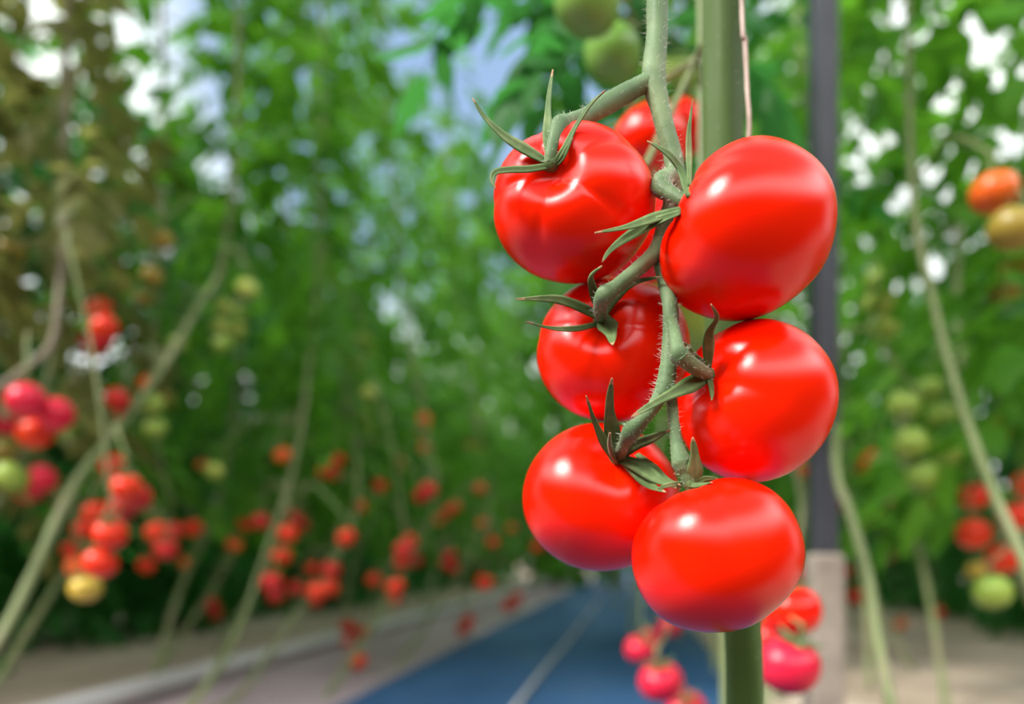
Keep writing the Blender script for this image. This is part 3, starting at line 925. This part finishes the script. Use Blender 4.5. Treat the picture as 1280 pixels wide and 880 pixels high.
def near_on_stem(p, allow=None):
    best = None
    for e, pl in PLANTS:
        for a, b_ in zip(pl[:-1], pl[1:]):
            for t in (0, 0.25, 0.5, 0.75, 1.0):
                q = a.lerp(b_, t)
                if q.z < p.z + 0.02 or q.z > p.z + 0.5:
                    continue
                dd = (q - p).length
                if best is None or dd < best[0]:
                    best = (dd, e, q)
    return best


for desc, pos in ALLT:
    # one stalk per tomato group that hangs together in depth: a chain from the plant past each tomato
    pos = sorted(pos, key=lambda t: -t[1].z)
    while pos:
        first = pos[0]
        grp = [t for t in pos if (t[1] - first[1]).length < 0.22]
        pos = [t for t in pos if t not in grp]
        top = first[1] + Vector((0, 0, 0.05))
        bst = near_on_stem(top)
        if bst is None:
            continue
        _, e, q = bst
        mw = e.matrix_world if False else Matrix.Translation(e.location) @ Matrix.Rotation(e.rotation_euler[2], 4, 'Z') @ Matrix.Diagonal((*e.scale, 1))
        inv = mw.inverted()
        bag = Bag()
        if desc.startswith('the hidden reds'):
            e, inv, q = plant, Matrix.Translation(plant.location).inverted(), P(892, 30, 0.432)
            bst = (0.1, e, q)
        mid = q.lerp(top, 0.5) + Vector((0, 0, 0.05))
        if desc.startswith('the hidden reds'):
            mid = P(872, 70, 0.58)
        if bst[0] > 0.32:
            side = (q - top)
            side.z = 0
            side = side.normalized() * 0.10
            q = top + side + Vector((0, 0.05, 0.42))
            mid = top + side * 0.3 + Vector((0, 0.01, 0.2))
        V, Fc, *_ = tube([q, mid, top], [0.003, 0.0028, 0.0025], 5, 5)
        bag.add(V, Fc)
        prev = top
        for (o, c) in grp[:]:
            R = o.rotation_euler.to_matrix()
            tip = c + R @ Vector((0.002, 0, 0.045)) * o.scale[0]
            m2 = prev.lerp(tip, 0.5) + Vector((0, 0.012, 0.006))
            V, Fc, *_ = tube([prev, m2, tip], [0.0025, 0.0022, 0.002], 5, 4)
            bag.add(V, Fc)
            prev = tip
        loc = [inv @ Vector(tuple(v)) for v in bag.V]
        me = bpy.data.meshes.new('peduncle')
        me.from_pydata([tuple(v) for v in loc], [], bag.F)
        me.materials.append(M['stem'])
        link(bpy.data.objects.new('peduncle', me), e)

# ------------------------------------------------------------------ floor, fabric, pipes, post
def quad_strip(name, lat0, lat1, y0, y1, z, mat, n=40):
    V, Fc = [], []
    for i in range(n + 1):
        y = y0 + (y1 - y0) * i / n
        V += [RL(lat0, y, z), RL(lat1, y, z)]
    for i in range(n):
        Fc.append((2 * i, 2 * i + 1, 2 * i + 3, 2 * i + 2))
    return mesh_obj(name, V, Fc, mat)


tag(quad_strip('floor', -14, 14, 0.1, 40, 0.0, M['soil']), kind='structure')
tag(quad_strip('path', -1.35, -0.70, 0.1, 40, 0.003, M['mauve']), kind='structure')
tag(quad_strip('path', -0.70, 0.30, 0.1, 40, 0.004, M['fabric']), kind='structure')


def pipe(lat, r, label, y0=0.3, y1=14):
    V, Fc, *_ = tube([RL(lat, y, r + 0.006 + 0.003 * math.sin(3 * y)) for y in np.linspace(y0, y1, 14)], [r] * 14, 12, 3)
    o = mesh_obj('floor_pipe', V, Fc, M['pipe'])
    tag(o, label, 'pipe', 'white pipes lying along the rows')


pipe(-1.2, 0.027, 'white pipe lying along the left edge of the blue floor, crossed by slanting stems')
pipe(-2.42, 0.030, 'white pipe lying farther left on the pale ground at the left edge')
pipe(-0.27, 0.006, 'thin pale hose lying down the middle of the blue floor')

post = empty('metal_post', P(1029, 700, 1.25) - Vector((0, 0, P(1029, 700, 1.25).z)))
tag(post, 'dark grey upright metal post right of the sharp tomatoes', 'post')
px, py = post.location.x, post.location.y


def prism(w, d, z0, z1, bev):
    V, Fc = [], []
    prof = [(-w + bev, -d), (w - bev, -d), (w, -d + bev), (w, d - bev), (w - bev, d), (-w + bev, d), (-w, d - bev), (-w, -d + bev)]
    for z, s in ((z0, 1), (z1 - bev, 1), (z1, 1 - bev / w)):
        V += [(x * s, y * s, z) for x, y in prof]
    for k in range(2):
        for s in range(8):
            s2 = (s + 1) % 8
            Fc.append((k * 8 + s, k * 8 + s2, (k + 1) * 8 + s2, (k + 1) * 8 + s))
    Fc += [tuple(range(7, -1, -1)), tuple(16 + s for s in range(8))]
    return V, Fc


V, Fc = prism(0.0185, 0.0185, 0.36, 3.6, 0.004)
mesh_obj('shaft', V, Fc, M['post'], post, smooth=False)
V, Fc = prism(0.026, 0.026, 0.0, 0.36, 0.006)
mesh_obj('haze_footing', V, Fc, M['post_haze'], post, smooth=False)  # added footing, stands in for the haze over the post's foot

# ------------------------------------------------------------------ sky, sun, camera
w = bpy.data.worlds.new('sky')
SC.world = w
w.use_nodes = True
nt = w.node_tree
nt.nodes.clear()
out = nt.nodes.new('ShaderNodeOutputWorld')
bg = nt.nodes.new('ShaderNodeBackground')
nt.links.new(bg.outputs[0], out.inputs[0])
tc = nt.nodes.new('ShaderNodeTexCoord')
sep = nt.nodes.new('ShaderNodeSeparateXYZ')
nt.links.new(tc.outputs['Generated'], sep.inputs[0])


def mrange(src, a, b_, lo=0.0, hi=1.0):
    m = nt.nodes.new('ShaderNodeMapRange')
    m.interpolation_type = 'SMOOTHSTEP'
    for k, v in (('From Min', a), ('From Max', b_), ('To Min', lo), ('To Max', hi)):
        m.inputs[k].default_value = v
    nt.links.new(src, m.inputs['Value'])
    return m.outputs['Result']


def mixc(fac, a, b_):
    m = nt.nodes.new('ShaderNodeMix')
    m.data_type = 'RGBA'
    nt.links.new(fac, m.inputs[0])
    for sock, v in ((m.inputs[6], a), (m.inputs[7], b_)):
        if isinstance(v, tuple):
            sock.default_value = rgba(v)
        else:
            nt.links.new(v, sock)
    return m.outputs[2]


dot = nt.nodes.new('ShaderNodeVectorMath')
dot.operation = 'DOT_PRODUCT'
d0 = Vector((-0.06, 1.0, 0.66)).normalized()
dot.inputs[1].default_value = d0
nt.links.new(tc.outputs['Generated'], dot.inputs[0])
blue = mrange(dot.outputs['Value'], 0.93, 0.975)
no = nt.nodes.new('ShaderNodeTexNoise')
no.inputs['Scale'].default_value = 5.0
nt.links.new(tc.outputs['Generated'], no.inputs['Vector'])
white = mixc(mrange(no.outputs['Fac'], 0.35, 0.7), (1.5, 1.55, 1.6), (1.9, 2.0, 1.85))
sky = mixc(blue, white, (0.38, 0.56, 0.86))
back = mrange(sep.outputs['Y'], 0.30, 0.10)       # beside and behind the camera
low = mixc(mrange(sep.outputs['Z'], 0.40, 0.52), (0.24, 0.14, 0.07), (6.5, 6.6, 6.7))   # planted rows, browned and brightened as added fill light, then thin bright cloud
high = mixc(mrange(sep.outputs['Z'], 0.60, 0.78), low, (0.55, 0.68, 0.85))               # clear blue higher up
sky2 = mixc(back, sky, high)
ground = mixc(mrange(sep.outputs['Z'], -0.02, 0.05), (0.22, 0.12, 0.07), sky2)  # warm brown below the horizon, brightened as added fill for the tomatoes
nt.links.new(ground, bg.inputs['Color'])
bg.inputs['Strength'].default_value = 1.0

sun = bpy.data.lights.new('sun', 'SUN')
sun.energy = 5.5
sun.angle = math.radians(16)
sun.color = (1.0, 0.96, 0.90)
so = bpy.data.objects.new('sun', sun)
link(so)
Ldir = Vector((-0.60, -0.30, 0.74)).normalized()
so.rotation_euler = Ldir.to_track_quat('Z', 'Y').to_euler()

cam = bpy.data.cameras.new('camera')
cam.sensor_width = 36.0
cam.lens = 36.0 * F / 1280.0
cam.shift_y = (HY - 440.0) / 1280.0
cam.clip_start = 0.01
cam.dof.use_dof = True
cam.dof.focus_distance = 0.318
cam.dof.aperture_fstop = 3.7
co = bpy.data.objects.new('camera', cam)
co.location = (0, 0, H)
co.rotation_euler = (math.pi / 2, 0, 0)
link(co)
SC.camera = co

SC.view_settings.view_transform = 'Standard'
SC.view_settings.look = 'None'
SC.view_settings.gamma = 1.0
SC.view_settings.use_curve_mapping = False
SC.view_settings.exposure = 0.0
SC.cycles.use_denoising = True
SC.cycles.max_bounces = 8
SC.cycles.transparent_max_bounces = 4
